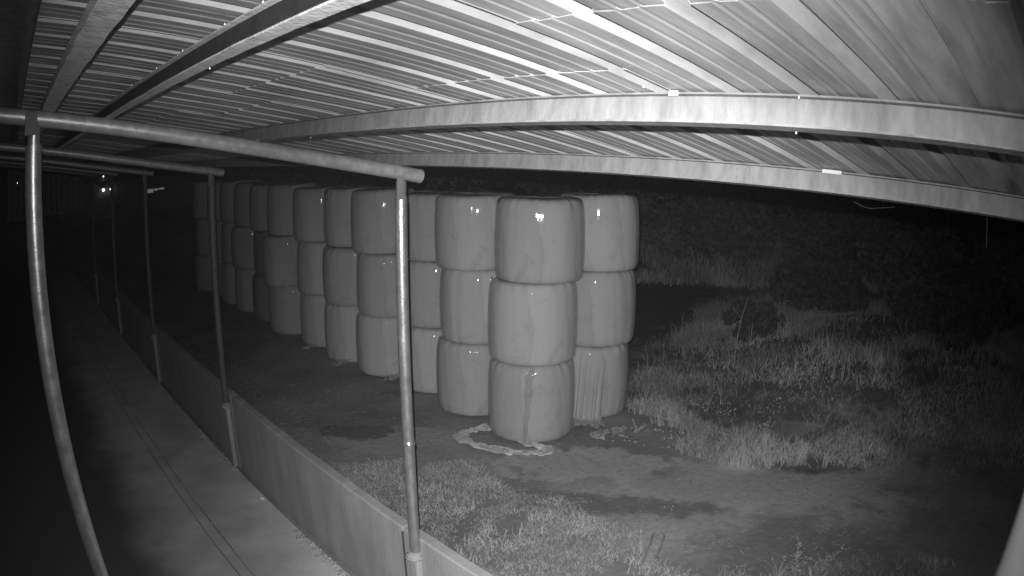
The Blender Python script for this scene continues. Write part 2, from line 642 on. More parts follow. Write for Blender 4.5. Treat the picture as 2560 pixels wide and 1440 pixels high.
# left-hand posts
for k, y_ in enumerate(ROWS[:2]):
    x_, yy = (0.285, -0.06) if k == 0 else (0.15, y_)
    lab = ['blurred pipe post right beside the camera lens', 'thick dull pipe post at the upper end of the sloping rafter',
           'thick pipe post in the dark, behind the dull post carrying the rusty edged beam', 'thick pipe post deep in the dark shelter, third of the inner row',
           'thick pipe post deep in the dark shelter, fourth of the inner row', 'thick pipe post deep in the dark shelter, fifth of the inner row'][k]
    p = empty('steel_post', (x_, yy, 0), lab, 'post', 'inner row of posts')
    zt = gz_top(x_) - 0.1
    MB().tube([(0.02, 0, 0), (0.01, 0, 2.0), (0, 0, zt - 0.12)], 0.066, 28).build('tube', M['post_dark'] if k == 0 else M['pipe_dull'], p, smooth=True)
    MB().tube([(0, 0, zt - 0.14), (0, 0, zt + 0.02)], 0.05, 24).build('head_stub', M['pipe_dull'], p, smooth=True)
    MB().box((-0.075, -0.06, zt - 0.06), (0.02, -0.052, zt + 0.09)).build('head_plate', M['rust'], p, bevel=0.004)
    MB().box((-0.13, -0.13, 0.006), (0.13, 0.13, 0.02)).build('base_plate', M['steel'], p)

# pipe rafters across the shelter
for k, y_ in enumerate(ROWS):
    if k == 0:
        y_ = -0.16
    lab = ['pipe rafter overhead behind the camera', 'sloping pipe rafter with an open cut end above the sleeve jointed post',
           'second sloping pipe rafter, on the thin post behind the sleeve jointed one', 'third pipe rafter, dim in the dark', 'fourth pipe rafter, dim in the dark', 'fifth pipe rafter, deepest in the dark'][k]
    cz = gz_top(0) - PIPE / math.cos(S)
    p = empty('pipe_rafter', (0, y_, cz), lab, 'rafter', 'pipe rafters under the roof')
    xs = np.linspace(-3.25, 3.16, 20)
    MB().tube([(x_, 0, -T * x_ + 0.004 * math.sin(x_ * 2.1)) for x_ in xs], PIPE, 28, False).build('tube', M['pipe_rafter'], p, smooth=True)
    # cut end: rim and dark inside
    e = Vector((3.16, 0, -T * 3.16))
    MB().tube([e - SU * 0.02, e - SU * 0.004, e + SU * 0.004], [PIPE * 0.9, PIPE * 1.02, PIPE * 0.97], 28, True).build('end_cap', M['pipe_rafter'], p, smooth=True)
    for x_ in (0.25, 0.706, 1.86, 3.0):
        q = Vector((x_, 0, -T * x_)) + SN * (PIPE + 0.002)
        MB().box((q.x - 0.05, -0.004, q.z - 0.012), (q.x - 0.03, 0.03, q.z + 0.012)).build('weld_cleat', M['steel'], p)


# purlins: rolled sections lying on the rafters
def purlin(xc, fw, ht, y0, y1, lab, web_m, flange_m, rough_edge=0.0, splice=(), clips=(), bolts=()):
    base = Vector((xc, 0, gz_top(xc)))
    p = empty('steel_purlin', (base.x, y0, base.z), lab, 'purlin', 'purlins under the corrugated roof')
    tf = 0.008

    def P(u, n, y):
        q = SU * u + SN * n
        return (q.x, y - y0, q.z)

    def slab(u0, u1, n0, n1, name, m, jag=0.0, seg=1):
        N = max(1, seg)
        v, f = [], []
        for i in range(N + 1):
            y = y0 + (y1 - y0) * i / N
            j0 = random.uniform(-jag, jag) if jag else 0
            j1 = random.uniform(-jag, jag) if jag else 0
            v += [P(u0 + j0, n0, y), P(u1 + j1, n0, y), P(u1 + j1, n1, y), P(u0 + j0, n1, y)]
        for i in range(N):
            for j in range(4):
                a = i * 4 + j
                c = i * 4 + (j + 1) % 4
                f.append((a, c, c + 4, a + 4))
        f += [(3, 2, 1, 0), tuple(N * 4 + q for q in range(4))]
        return MB().add(v, f).build(name, m, p)
    bot = slab(-fw / 2, fw / 2, 0.001, tf, 'bottom_flange', flange_m, rough_edge, 260 if rough_edge else 1)
    web = slab(-0.003, 0.003, tf + 0.0005, ht - tf - 0.0005, 'web', web_m)
    slab(-fw / 2, fw / 2, ht - tf, ht - 0.002, 'top_flange', flange_m, 0, 1)
    for y in splice:
        v = MB()
        for (a0, a1) in ((y, y + 0.09),):
            v.add([P(-0.0075, tf + 0.004, a0), P(-0.0035, tf + 0.004, a0), P(-0.0035, ht - tf - 0.004, a0), P(-0.0075, ht - tf - 0.004, a0),
                   P(-0.0075, tf + 0.004, a1), P(-0.0035, tf + 0.004, a1), P(-0.0035, ht - tf - 0.004, a1), P(-0.0075, ht - tf - 0.004, a1)],
                  [(3, 2, 1, 0), (4, 5, 6, 7), (0, 1, 5, 4), (1, 2, 6, 5), (2, 3, 7, 6), (3, 0, 4, 7)])
        sp = v.build('splice_plate', M['steel'], p)
        for q in ((0.02, 0.03), (0.07, 0.03), (0.02, 0.07), (0.07, 0.07)):
            c = Vector(P(-0.0075, ht * q[1] / 0.1, y + q[0]))
            MB().tube([c, c - SU * 0.005], 0.0055, 6).build('bolt', M['steel'], sp)
    for (y, ln) in clips:
        u = -fw / 2 - 0.006
        v = MB().add([P(u, ht - 0.016, y), P(u + 0.004, ht - 0.016, y), P(u + 0.004, ht + 0.001, y), P(u, ht + 0.001, y),
                      P(u, ht - 0.016, y + ln), P(u + 0.004, ht - 0.016, y + ln), P(u + 0.004, ht + 0.001, y + ln), P(u, ht + 0.001, y + ln)],
                     [(3, 2, 1, 0), (4, 5, 6, 7), (0, 1, 5, 4), (1, 2, 6, 5), (2, 3, 7, 6), (3, 0, 4, 7)])
        v.build('clip', M['concrete'], p)
    return p


purlin(1.86, 0.055, 0.10, -2.5, 28, 'long stained steel purlin nearest the bale stacks but one, mottled with pale patches', M['steel'], M['steel'], 0.0012, (2.27,), ((1.34, 0.035),))
purlin(3.0, 0.055, 0.10, -2.5, 28, 'outermost stained steel purlin at the eave, above the bale stacks', M['steel'], M['steel'], 0.0012, (1.76, 4.35), ((1.25, 0.1),))
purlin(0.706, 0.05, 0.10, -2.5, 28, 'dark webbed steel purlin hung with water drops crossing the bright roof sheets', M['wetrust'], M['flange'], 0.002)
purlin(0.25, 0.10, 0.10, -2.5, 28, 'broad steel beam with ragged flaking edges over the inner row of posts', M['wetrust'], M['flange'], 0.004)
purlin(0.02, 0.03, 0.10, -2.5, 28, 'narrow dark beam along the upper edge of the roof', M['rust'], M['rust'], 0.0)
purlin(-1.0, 0.055, 0.10, -2.5, 28, 'hidden dark purlin beyond the broad ragged beam', M['rust'], M['rust'], 0.0)

# corrugated roof: separate sheets, side laps on every fourth rib, end laps at differing places
roof = empty('corrugated_roof', (0, 0, ZG), 'sloping corrugated metal roof of lapped ribbed sheets over the yard side', 'roof')
PITCH = 0.262
PAN0 = 0.1 + 0.002          # height of the pans above the rafters' top


def prof(y):
    """height above the pan at distance y from a rib centre, one pitch"""
    a = abs(y)
    h = 0.0
    if a < 0.0125:
        h = 0.036
    elif a < 0.034:
        h = 0.036 * (0.034 - a) / (0.034 - 0.0125)
    for c in (0.083, 0.083 + 0.048):
        pass
    return h


def sheet_profile(ya, yb, first):
    """list of (y, h): ribs at first + k*PITCH, two fine stiffening creases between neighbours"""
    pts = []
    k0 = int(math.floor((ya - first) / PITCH)) - 1
    for k in range(k0, k0 + 9):
        c = first + k * PITCH
        pts += [(c - 0.034, 0), (c - 0.0125, 0.036), (c + 0.0125, 0.036), (c + 0.034, 0)]
        for d in (0.098, 0.164):
            pts += [(c + d - 0.011, 0), (c + d - 0.004, 0.0026), (c + d + 0.004, 0.0026), (c + d + 0.011, 0)]
    pts = sorted(pts)

    def at(y):
        for (p, q) in zip(pts, pts[1:]):
            if p[0] <= y <= q[0]:
                return p[1] + (q[1] - p[1]) * (y - p[0]) / max(q[0] - p[0], 1e-6)
        return 0
    out = [(ya, at(ya))] + [p for p in pts if ya < p[0] < yb] + [(yb, at(yb))]
    return out


def sheet(ya, yb, xa, xb, first, dn, dn_far, seed):
    r_ = random.Random(seed)
    pr = sheet_profile(ya, yb, first)
    nX = 10
    th = 0.0026
    v, f = [], []
    n_ = len(pr)
    wav = [(r_.uniform(1, 4), r_.uniform(0, 6), r_.uniform(0.0004, 0.0012)) for _ in range(3)]
    jag = [r_.uniform(-0.006, 0.006) for _ in range(n_)]
    for s_ in (0, 1):
        for i in range(nX + 1):
            x = xa + (xb - xa) * i / nX
            for q, (y, h) in enumerate(pr):
                t = (y - ya) / (yb - ya)
                z = dn * (1 - t) + dn_far * t + h + sum(a * math.sin(fq * x * 2 + ph + y * 3) for fq, ph, a in wav)
                xx = x + (jag[q] if i in (0, nX) else 0)
                c = SU * (xx / math.cos(S)) + SN * (PAN0 + z + s_ * th)
                v.append((c.x, y, c.z))
    N = (nX + 1) * n_
    for i in range(nX):
        for q in range(n_ - 1):
            a = i * n_ + q
            f.append((a, a + n_, a + n_ + 1, a + 1))
            f.append((N + a, N + a + 1, N + a + n_ + 1, N + a + n_))
    for i in range(nX):
        for q in (0, n_ - 1):
            a = i * n_ + q
            f.append((a, a + N, a + N + n_, a + n_))
    for q in range(n_ - 1):
        for i in (0, nX):
            a = i * n_ + q
            f.append((a, a + 1, a + 1 + N, a + N))
    o = MB().add(v, f).build('roof_sheet', M['galv'], roof)
    return o


FIRST = 1.67
LAPS = {-1: 1.2, 0: 1.2, 1: 1.61, 2: 1.2, 3: 1.45, 4: 1.2}
for k in range(-3, 25):
    y0 = 0.36 + (k - 0) * PITCH * 4
    y1 = y0 + PITCH * 4
    lap = LAPS.get(k, random.choice((1.2, 1.5, 1.6)))
    # farther sheet hooks under its neighbour's rib: its near edge hangs a few millimetres lower
    near = -0.022 if False else 0.0
    sheet(y0 - 0.040, y1 + 0.03, 0.0, lap + 0.16, FIRST, 0.0065, 0.0105, 100 + k)
    sheet(y0 - 0.040, y1 + 0.03, lap, 3.27, FIRST, 0.0, 0.004, 300 + k)
# upper roof above the ridge side, dark and higher
ur = MB()
a, b_ = Vector((-3.2, 0, ZG + 0.62)), Vector((0.02, 0, ZG + 0.16))
ur.add([(a.x, -2.5, a.z), (b_.x, -2.5, b_.z), (b_.x, 28, b_.z), (a.x, 28, a.z), (a.x, -2.5, a.z + .02), (b_.x, -2.5, b_.z + .02), (b_.x, 28, b_.z + .02), (a.x, 28, a.z + .02)],
       [(3, 2, 1, 0), (4, 5, 6, 7), (0, 1, 5, 4), (1, 2, 6, 5), (2, 3, 7, 6), (3, 0, 4, 7)])
o = ur.build('upper_roof', M['boards'])
tag(o, 'plain dark roof slab continuing above the upper edge of the ribbed sheets', 'roof')

iw = empty('shed_wall', (-3.4, 12, 0), 'dark boarded wall of the adjoining shed carrying the upper ends of the rafters', 'wall')
MB().box((-.1, -15, 0), (.0, 16, 5.6)).build('wall_boards', M['boards'], iw)
MB().box((.0, -15, 1.6), (.04, 16, 1.75)).build('rail', M['boards'], iw)

# ------------------------------------------------------------------ silage bales
BH = 1.19


def bale_mesh(seed, r0):
    r_ = np.random.default_rng(seed)
    SEG, prof_ = 96, []
    #     z,  r factor
    key = [(0.0, 0.0), (0.0, 0.6), (0.003, 0.86), (0.014, 0.925), (0.04, 0.957), (0.09, 0.975), (0.18, 0.987), (0.32, 0.996), (0.46, 1.0), (0.6, 1.0), (0.74, 0.996), (0.87, 0.988), (0.98, 0.978), (1.06, 0.964), (1.115, 0.945), (1.15, 0.915), (1.173, 0.87), (1.185, 0.80), (1.19, 0.65), (1.186, 0.3), (1.183, 0.0)]
    ph = np.linspace(0, 2 * math.pi, SEG, endpoint=False)
    low = sum(r_.uniform(-1, 1) * np.cos(k * ph + r_.uniform(0, 6.28)) / k for k in (2, 3, 4)) * 0.016
    pl = sum(r_.uniform(0.4, 1) * np.cos(k * ph + r_.uniform(0, 6.28)) for k in (17, 23, 31))
    edge_z = sum(r_.uniform(-1, 1) * np.cos(k * ph + r_.uniform(0, 6.28)) for k in (2, 3, 5)) * 0.006
    cre = [(r_.uniform(0, 6.28), r_.uniform(-0.15, 0.15), r_.uniform(0.05, 0.09), r_.uniform(0.004, 0.014)) for _ in range(9)]
    v = []
    for (z, f) in key:
        e = math.exp(-((z - 1.13) / 0.07) ** 2) + 0.7 * math.exp(-((z - 0.05) / 0.06) ** 2)
        rr = f * r0 * (1 + low + 0.006 * e * pl)
        for (c, sl, wd, dp) in cre:
            d = (ph - c - sl * (z - 0.6) + math.pi) % (2 * math.pi) - math.pi
            rr = rr - dp * np.exp(-(d / wd) ** 2) * (0.25 + 0.75 * abs(z - 0.6) / 0.6) * (f > 0.3)
        zz = z + edge_z * (z / BH) ** 2 + 0.004 * e * pl * (1 if z > 0.6 else 0)
        v.append(np.stack([rr * np.cos(ph), rr * np.sin(ph), np.full(SEG, 1.0) * np.maximum(zz, 0)], 1))
    v = np.concatenate(v)
    n_ = len(key)
    k = np.arange(SEG)
    f = []
    for i in range(n_ - 1):
        f.append(np.stack([i * SEG + k, i * SEG + (k + 1) % SEG, (i + 1) * SEG + (k + 1) % SEG, (i + 1) * SEG + k], 1))
    me = np_mesh('silage_bale', v, np.concatenate(f), M['film'])
    me.shade_smooth()
    return me


BM = [bale_mesh(50 + i, 0.66 + 0.004 * ((i * 7) % 5 - 2)) for i in range(7)]
for i, m_ in enumerate(BM):
    if i % 3:
        m_.materials.clear()
        m_.materials.append(M['film_b'] if i % 3 == 1 else M['film_c'])
BMD = [m_.copy() for m_ in BM]
for m_ in BMD:
    m_.materials.clear()
    m_.materials.append(M['film_dark'])
LEV = ['bottom', 'middle', 'top']
bales = {}


def stack(key, x, y, label, group, dark=(), levels=3, offs=None):
    z = 0.0
    r_ = random.Random(hash(key) if False else sum(ord(c) for c in key) * 13)
    for lv in range(levels):
        dx, dy = (offs[lv] if offs else (r_.uniform(-.07, .07), r_.uniform(-.05, .05)))
        i = r_.randrange(7)
        o = obj('silage_bale', (BMD if lv in dark else BM)[i])
        o.location = (x + dx, y + dy, z + 0.012 if lv == 0 else z)
        o.rotation_euler = (R(r_.uniform(-1.1, 1.1)) * (lv > 0), R(r_.uniform(-1.1, 1.1)) * (lv > 0), r_.uniform(0, 6.28))
        zs = (1.0, .995, .995)[lv] if key in ('F', 'R1') else r_.uniform(0.93, 0.955) if key[0] == 'B' else r_.uniform(0.965, 1.01)
        xs_ = r_.uniform(0.97, 1.02) if key not in ('F', 'R1') else (1.0, 1.02, 0.995)[lv]
        o.scale = (xs_, xs_, zs)
        z += BH * zs
        tag(o, LEV[lv] + ' ' + ('dark' if lv in dark else 'pale') + ' film wrapped bale of ' + label, 'bale', group)
        bales[(key, lv)] = o


G1 = 'wrapped bales stacked three high in the yard'
stack('F', 7.43, 7.97, 'the corner stack standing foremost with a loose film strip', G1, offs=[(0, 0), (0.0, -0.0), (0.075, -0.05)])
stack('R1', 8.9, 8.06, 'the stack behind the corner one towards the grassy bank', G1, offs=[(-0.06, 0.03), (0, 0), (0.02, -0.02)])
row = [(7.53, 9.36), (7.66, 10.74), (7.44, 12.05), (7.46, 13.34), (7.44, 14.68), (7.3, 16.24), (7.55, 17.75), (7.47, 19.1), (7.5, 20.42), (7.5, 21.75), (7.4, 23.05)]
for i, (x, y) in enumerate(row):
    stack('L%d' % i, x, y, 'the %s stack along the row from the corner stack' % ORD[i + 1], G1, dark={6: (0, 1)}.get(i, ()))
for i in range(9):
    stack('B%d' % i, 8.93 + random.uniform(-.05, .05), 9.45 + 1.36 * i, 'the %s stack of the hidden back row' % ORD[i + 1], 'wrapped bales of the back row')


# loose film: strips and flaps
def ribbon(pts, widths, name, m, parent, nrm=(0, 0, 1), thick=0.004, wob=0.006, cross=5):
    """a crumpled band through pts; each point carries its own side vector if given"""
    P_ = [Vector(p[:3]) for p in pts]
    v, f = [], []
    N = len(P_)
    for i, p in enumerate(P_):
        d = (P_[min(i + 1, N - 1)] - P_[max(i - 1, 0)]).normalized()
        nn = Vector(nrm[i] if isinstance(nrm, list) else nrm).normalized()
        sd = d.cross(nn).normalized()
        for s_ in (0, 1):
            for c in range(cross):
                t = c / (cross - 1) - 0.5
                h = random.uniform(-wob, wob)
                v.append(p + sd * (t * widths[i]) + nn * (h + s_ * thick + 0.012 * (0.25 - t * t) * (2.2 if name == 'film_strip' else 1)))
    w_ = 2 * cross
    for i in range(N - 1):
        for c in range(cross - 1):
            a = i * w_ + c
            f.append((a, a + 1, a + 1 + w_, a + w_))
            a += cross
            f.append((a, a + w_, a + 1 + w_, a + 1))
        for c in (0, cross - 1):
            a = i * w_ + c
            f.append((a, a + w_, a + w_ + cross, a + cross))
    for i in (0, N - 1):
        a = i * w_
        f.append(tuple(range(a, a + cross)) + tuple(range(a + w_ - 1, a + cross - 1, -1)))
    inv = parent.matrix_world.inverted() if parent else Matrix()
    o = MB().add([inv @ q for q in v], f).build(name, m, parent, smooth=True)
    return o


bpy.context.view_layer.update()


def interp(pts, n_):
    """Catmull-Rom through pts"""
    P_ = [Vector(p) for p in pts]
    P_ = [P_[0] * 2 - P_[1]] + P_ + [P_[-1] * 2 - P_[-2]]
    out = []
    for i in range(1, len(P_) - 2):
        for k in range(n_):
            t = k / n_
            a, b, c, d = P_[i - 1:i + 3]
            out.append(0.5 * ((2 * b) + (c - a) * t + (2 * a - 5 * b + 4 * c - d) * t * t + (3 * b - a - 3 * c + d) * t ** 3))
    out.append(P_[-2])
    return out


def gz0(x, y):
    return float(hg(x, y))


# strip down the corner stack's bottom bale, then looped on the ground
fb = bales[('F', 0)]
cx, cy = 7.43, 7.97
azs = math.atan2(-cy, -cx)


def on_bale(ang, z, r=0.676):
    return Vector((cx + r * math.cos(ang), cy + r * math.sin(ang), z))


dn = [on_bale(azs - 0.045, 1.175, 0.56), on_bale(azs - 0.05, 1.12, 0.625), on_bale(azs - 0.07, 0.85, 0.672), on_bale(azs - 0.09, 0.5, 0.675), on_bale(azs - 0.12, 0.25, 0.672), on_bale(azs - 0.13, 0.06, 0.645)]
pt = interp(dn, 6)
ribbon(pt, [(0.15 - 0.0036 * i) * (1 + .18 * math.sin(i * 1.1) + .1 * math.sin(i * 2.7)) for i in range(len(pt))], 'film_strip', M['strap'], fb, [Vector((math.cos(azs - .09 + .1 * math.sin(i * .8)), math.sin(azs - .09 + .1 * math.sin(i * .8)), 0)) for i in range(len(pt))], 0.003, 0.007, 7)
loop = [(6.98, 7.68, .07), (7.0, 7.45, .05), (7.05, 7.24, .045), (6.9, 7.14, .045), (6.62, 7.34, .045), (6.42, 7.64, .045), (6.3, 8.05, .045), (6.38, 8.38, .045), (6.62, 8.44, .055), (6.92, 8.36, .07)]
pt = [Vector((p.x, p.y, p.z + gz0(p.x, p.y))) for p in interp(loop, 6)]
ribbon(pt, [0.19 + 0.05 * math.sin(i * 0.5) + .03 * math.sin(i * 1.7) for i in range(len(pt))], 'film_tail', M['tail'], fb, (0, 0, 1), 0.006, 0.016, 9)

# torn film hanging from the stack behind
rb = bales[('R1', 0)]
cx, cy = rb.location.x, rb.location.y
az2 = math.atan2(-cy, -cx)
rc = random.Random(5)
NA, NZ = 60, 16
fold = [0.012 * math.sin(i * .9 + 1.3 * math.sin(i * .31)) + 0.007 * math.sin(i * 2.3) + rc.uniform(-.003, .003) for i in range(NA + 1)]
rag = [0.05 * math.sin(i * .37) + 0.05 * math.sin(i * .83 + 1) + rc.uniform(-.02, .02) for i in range(NA + 1)]
cv, cf = [], []
for s_ in (0, 1):
    for i in range(NA + 1):
        t = i / NA
        for j in range(NZ + 1):
            u = j / NZ                      # 0 at the top, 1 at the hem lying on the ground
            a_ = az2 - 1.1 + 1.5 * t - 0.12 * u * t
            if u < 0.8:
                z_ = (1.0 + .1 * math.sin(i * .21) + .05 * math.sin(i * .9)) * (1 - u / 0.8) + 0.02
                r_ = 0.664 + 0.075 * (u / .8) ** 2 - 0.03 * max(0, z_ - .95) / .17 + fold[i] * (0.4 + 1.3 * u)
            else:
                k = (u - .8) / .2
                z_ = 0.02 + 0.05 * abs(math.sin(i * .7 + j * 1.7)) * (1 - k * .5)
                r_ = 0.739 + fold[i] * 1.4 + k * (0.27 + 1.3 * rag[i])
            q = Vector((cx + (r_ + s_ * .003) * math.cos(a_), cy + (r_ + s_ * .003) * math.sin(a_), z_ + s_ * .004))
            q.z += max(0, gz0(q.x, q.y)) if z_ < .1 else 0
            cv.append(rb.matrix_world.inverted() @ q)
NN = (NA + 1) * (NZ + 1)
for i in range(NA):
    for j in range(NZ):
        a0 = i * (NZ + 1) + j
        b0 = a0 + NZ + 1
        cf.append((a0, b0, b0 + 1, a0 + 1))
        cf.append((NN + a0, NN + a0 + 1, NN + b0 + 1, NN + b0))
        if i in (0, NA - 1):
            e0 = a0 if i == 0 else b0
            cf.append((e0, e0 + 1, NN + e0 + 1, NN + e0))
    a0 = i * (NZ + 1) + NZ
    cf.append((a0, a0 + NZ + 1, NN + a0 + NZ + 1, NN + a0))
MB().add(cv, cf).build('torn_film', M['torn'], rb, smooth=True)
# crumpled film on the ground beside it
for (x, y, s_) in ((8.05, 7.06, .14), (8.38, 6.9, .12)):
    pts = [(x + s_ * math.cos(t) * random.uniform(.4, 1.2), y + s_ * math.sin(t) * random.uniform(.4, 1.2), gz0(x, y) + .03) for t in np.linspace(0, 4.2, 5)]
    pt = interp(pts, 4)
    ribbon(pt, [0.17] * len(pt), 'crumpled_film', M['torn'], rb, (0, 0, 1), 0.008, 0.018, 7)

# dark flap on the first stack's middle bale
lb = bales[('L0', 1)]
cx, cy, cz = lb.location
a_ = math.atan2(-cy, -cx) + 0.24
pts = [Vector((cx + r_ * math.cos(a_ + q), cy + r_ * math.sin(a_ + q), cz + z_)) for (r_, z_, q) in ((0.65, 1.1, .06), (0.69, .8, .03), (.70, .5, 0), (.69, .2, -.02))]
pt = interp(pts, 5)
ribbon(pt, [0.03 + .05 * math.sin(i * .2) for i in range(len(pt))], 'film_flap', M['film_dark'], lb, [Vector((math.cos(a_), math.sin(a_), 0))] * len(pt), 0.004, 0.006)
# small film ends lying at the foot of some stacks
for key, (dx, dy) in (('L2', (-0.35, -0.62)), ('L3', (-0.62, -0.45)), ('L4', (-0.66, -0.3))):
    o_ = bales[(key, 0)]
    x, y = o_.location.x + dx, o_.location.y + dy
    pts = [(x - .16, y + .02, .05), (x - .05, y - .05, .06), (x + .07, y + .0, .07), (x + .2, y + .08, .12)]
    pt = interp(pts, 4)
    ribbon(pt, [0.2 + .03 * math.sin(i * 2) for i in range(len(pt))], 'film_tail', M['torn'], o_, (0, 0, 1), 0.006, 0.018, 7)


# ------------------------------------------------------------------ vegetation
def blades(n_, xy, hmin, hmax, wd, lean, seed, base=None, curl=0.5):
    """each blade: a bent tapering strip of three triangles"""
    r_ = np.random.default_rng(seed)
    x, y = xy
    n_ = len(x)
    z = hg(x, y) - 0.01
    h = r_.uniform(hmin, hmax, n_) * (1 if base is None else base)
    t = r_.uniform(0, 2 * math.pi, n_)
    d = np.stack([np.cos(t), np.sin(t)], 1)
    t2 = r_.uniform(0, 2 * math.pi, n_)
    l_ = r_.uniform(0, lean, n_) * h
    ld = np.stack([np.cos(t2), np.sin(t2)], 1) * l_[:, None]
    w_ = (wd * r_.uniform(0.6, 1.4, n_))[:, None]
    p0 = np.stack([x, y], 1)
    A = np.c_[p0 - d * w_, z]
    B = np.c_[p0 + d * w_, z]
    mid = p0 + ld * (1 - curl)
    C = np.c_[mid - d * w_ * .8, z + h * .55]
    D = np.c_[mid + d * w_ * .8, z + h * .55]
    E = np.c_[p0 + ld * 1.6, z + h * (1 - 0.25 * r_.uniform(0, 1, n_))]
    v = np.stack([A, B, C, D, E], 1).reshape(-1, 3)
    o_ = np.arange(n_) * 5
    f = np.concatenate([np.stack([o_, o_ + 1, o_ + 3], 1), np.stack([o_, o_ + 3, o_ + 2], 1), np.stack([o_ + 2, o_ + 3, o_ + 4], 1)])
    return v, f


def inpoly(x, y, poly):
    c = np.zeros(len(x), bool)
    P_ = poly
    for (a, b) in zip(P_, P_[1:] + P_[:1]):
        t = ((a[1] > y) != (b[1] > y)) & (x < (b[0] - a[0]) * (y - a[1]) / (b[1] - a[1] + 1e-12) + a[0])
        c ^= t
    return c


def scatter(poly, n_, seed, clump=0.0, cs=1.5, fray=0.0):
    r_ = np.random.default_rng(seed)
    xs = [p[0] for p in poly]
    ys_ = [p[1] for p in poly]
    x = r_.uniform(min(xs) - fray, max(xs) + fray, n_ * 3)
    y = r_.uniform(min(ys_) - fray, max(ys_) + fray, n_ * 3)
    k = inpoly(x + fray * sn(x, y, 4.5, seed + 1) + r_.normal(0, fray * .3 + 1e-6, len(x)), y + fray * sn(x, y, 4.0, seed + 2) + r_.normal(0, fray * .3 + 1e-6, len(x)), poly)
    if clump:
        k &= (sn(x, y, cs, seed + 5) + 0.7 * sn(x, y, cs * 3.3, seed + 6) + r_.normal(0, .12, len(x))) > clump - 0.35
    return x[k][:n_], y[k][:n_]


def stuff(name, parts, m, label, cat):
    v, f, o_ = [], [], 0
    for (a, b) in parts:
        v.append(a)
        f.append(b + o_)
        o_ += len(a)
    me = np_mesh(name, np.concatenate(v), np.concatenate(f), m)
    return tag(obj(name, me), label, cat, kind='stuff')


# short grass between wall and bales
lawn = [(3.25, 8.2), (4.4, 8.55), (5.3, 8.0), (5.95, 7.45), (5.6, 6.45), (6.05, 5.95), (6.0, 4.9), (5.8, 4.2), (5.5, 3.3), (4.6, 2.4), (3.25, 2.6)]
x, y = scatter(lawn, 60000, 21, 0.12, 2.2, 0.18)
p1 = blades(0, (x, y), .02, .065, .0035, 1.1, 22)
x, y = scatter([(3.2, 3.0), (3.2, 11.5), (3.5, 11.0), (3.75, 8), (3.9, 3.0)], 5000, 25, 0.3, 2.5, .1)
p2 = blades(0, (x, y), .04, .16, .006, .7, 26)
x, y = scatter(lawn, 5000, 31, 0.5, 2.8, 0.15)
p3 = blades(0, (x, y), .06, .13, .006, .9, 32)
stuff('grass', [p1, p2, p3], M['grass'], 'low clumpy grass growing between the concrete wall and the bare track', 'grass')

# tall growth on the bank
bank = [(9.7, 7.6), (9.1, 6.4), (8.9, 5.6), (9.7, 4.4), (9.5, 3.3), (10.2, 2.2), (11.3, 1.0), (15, -1), (22, -2), (24, 4), (21, 10), (16.5, 11.2), (13.3, 9.6), (11.2, 9.0)]
x, y = scatter(bank, 46000, 41, 0.42, 1.0, 0.3)
far = np.clip((np.hypot(x, y) - 10.5) / 5, 0, 1)
patchy = np.clip(0.8 + 1.3 * sn(x, y, 1.6, 91) + .3 * sn(x, y, 4, 92), .15, 1.6)
p1 = blades(0, (x, y), .08, .36, .0055, 1.3, 42, (0.5 + 0.6 * far) * patchy)
x, y = scatter(bank, 4200, 44, 0.5, 1.3, 0.2)
p2 = blades(0, (x, y), .25, .7, .0042, .6, 45, 0.6 + 0.5 * np.clip((np.hypot(x, y) - 10.5) / 5, 0, 1))


def leaf_clumps(poly, n_, hmax, size, seed, clump, cs):
    r_ = np.random.default_rng(seed)
    x, y = scatter(poly, n_, seed, clump, cs, .25)
    n_ = len(x)
    top = hmax * np.clip(.45 + .6 * sn(x, y, 2.1, seed + 3) + .35 * sn(x, y, 6, seed + 4), .05, 1.1)
    p = np.stack([x, y, hg(x, y) + top * r_.uniform(.25, 1, n_)], 1)
    a = r_.normal(0, 1, (n_, 3))
    a[:, 2] *= .6
    a /= np.linalg.norm(a, axis=1)[:, None]
    b = np.cross(a, r_.normal(0, 1, (n_, 3)))
    b /= np.linalg.norm(b, axis=1)[:, None]
    s_ = size * r_.uniform(.5, 1.6, (n_, 1))
    v = np.stack([p - a * s_, p + b * s_ * .45, p + a * s_, p - b * s_ * .45], 1).reshape(-1, 3)
    o_ = np.arange(n_) * 4
    return v, np.concatenate([np.stack([o_, o_ + 1, o_ + 2], 1), np.stack([o_, o_ + 2, o_ + 3], 1)])


x, y = scatter([(9.6, 8), (9.4, 4.2), (10.2, 2.2), (11.3, .6), (15, -1.5), (23, -3), (25, 5), (21, 11), (13, 10)], 20000, 57, 0.0, 1, .3)
p7 = blades(0, (x, y), .03, .14, .005, 1.6, 58, .6 + .6 * np.clip((np.hypot(x, y) - 10) / 6, 0, 1))
x, y = scatter([(9.5, 4.2), (9.3, 3.4), (10.2, 1.2), (12, -.3), (15, -.5), (14, 3), (11, 4.4)], 9000, 67, 0.15, 1.6, .3)
p8 = blades(0, (x, y), .04, .16, .006, 1.2, 68)
p5 = leaf_clumps(bank, 2500, .3, .02, 61, .4, 1.0)
p6 = leaf_clumps([(9.7, 8.2), (9.3, 6.6), (9.6, 5.2), (11, 4.4), (13, 5), (13, 8.5), (11.2, 9.2)], 1200, .25, .022, 65, .5, 1.9)
x, y = scatter([(9.4, 7.7), (8.9, 6.6), (8.3, 5.6), (8.3, 5.0), (9.4, 3.6), (9.9, 4.0), (9.3, 5.4), (9.8, 7.2)], 5000, 47, 0.2, 2.5, 0.15)
p3 = blades(0, (x, y), .06, .28, .009, .7, 48)
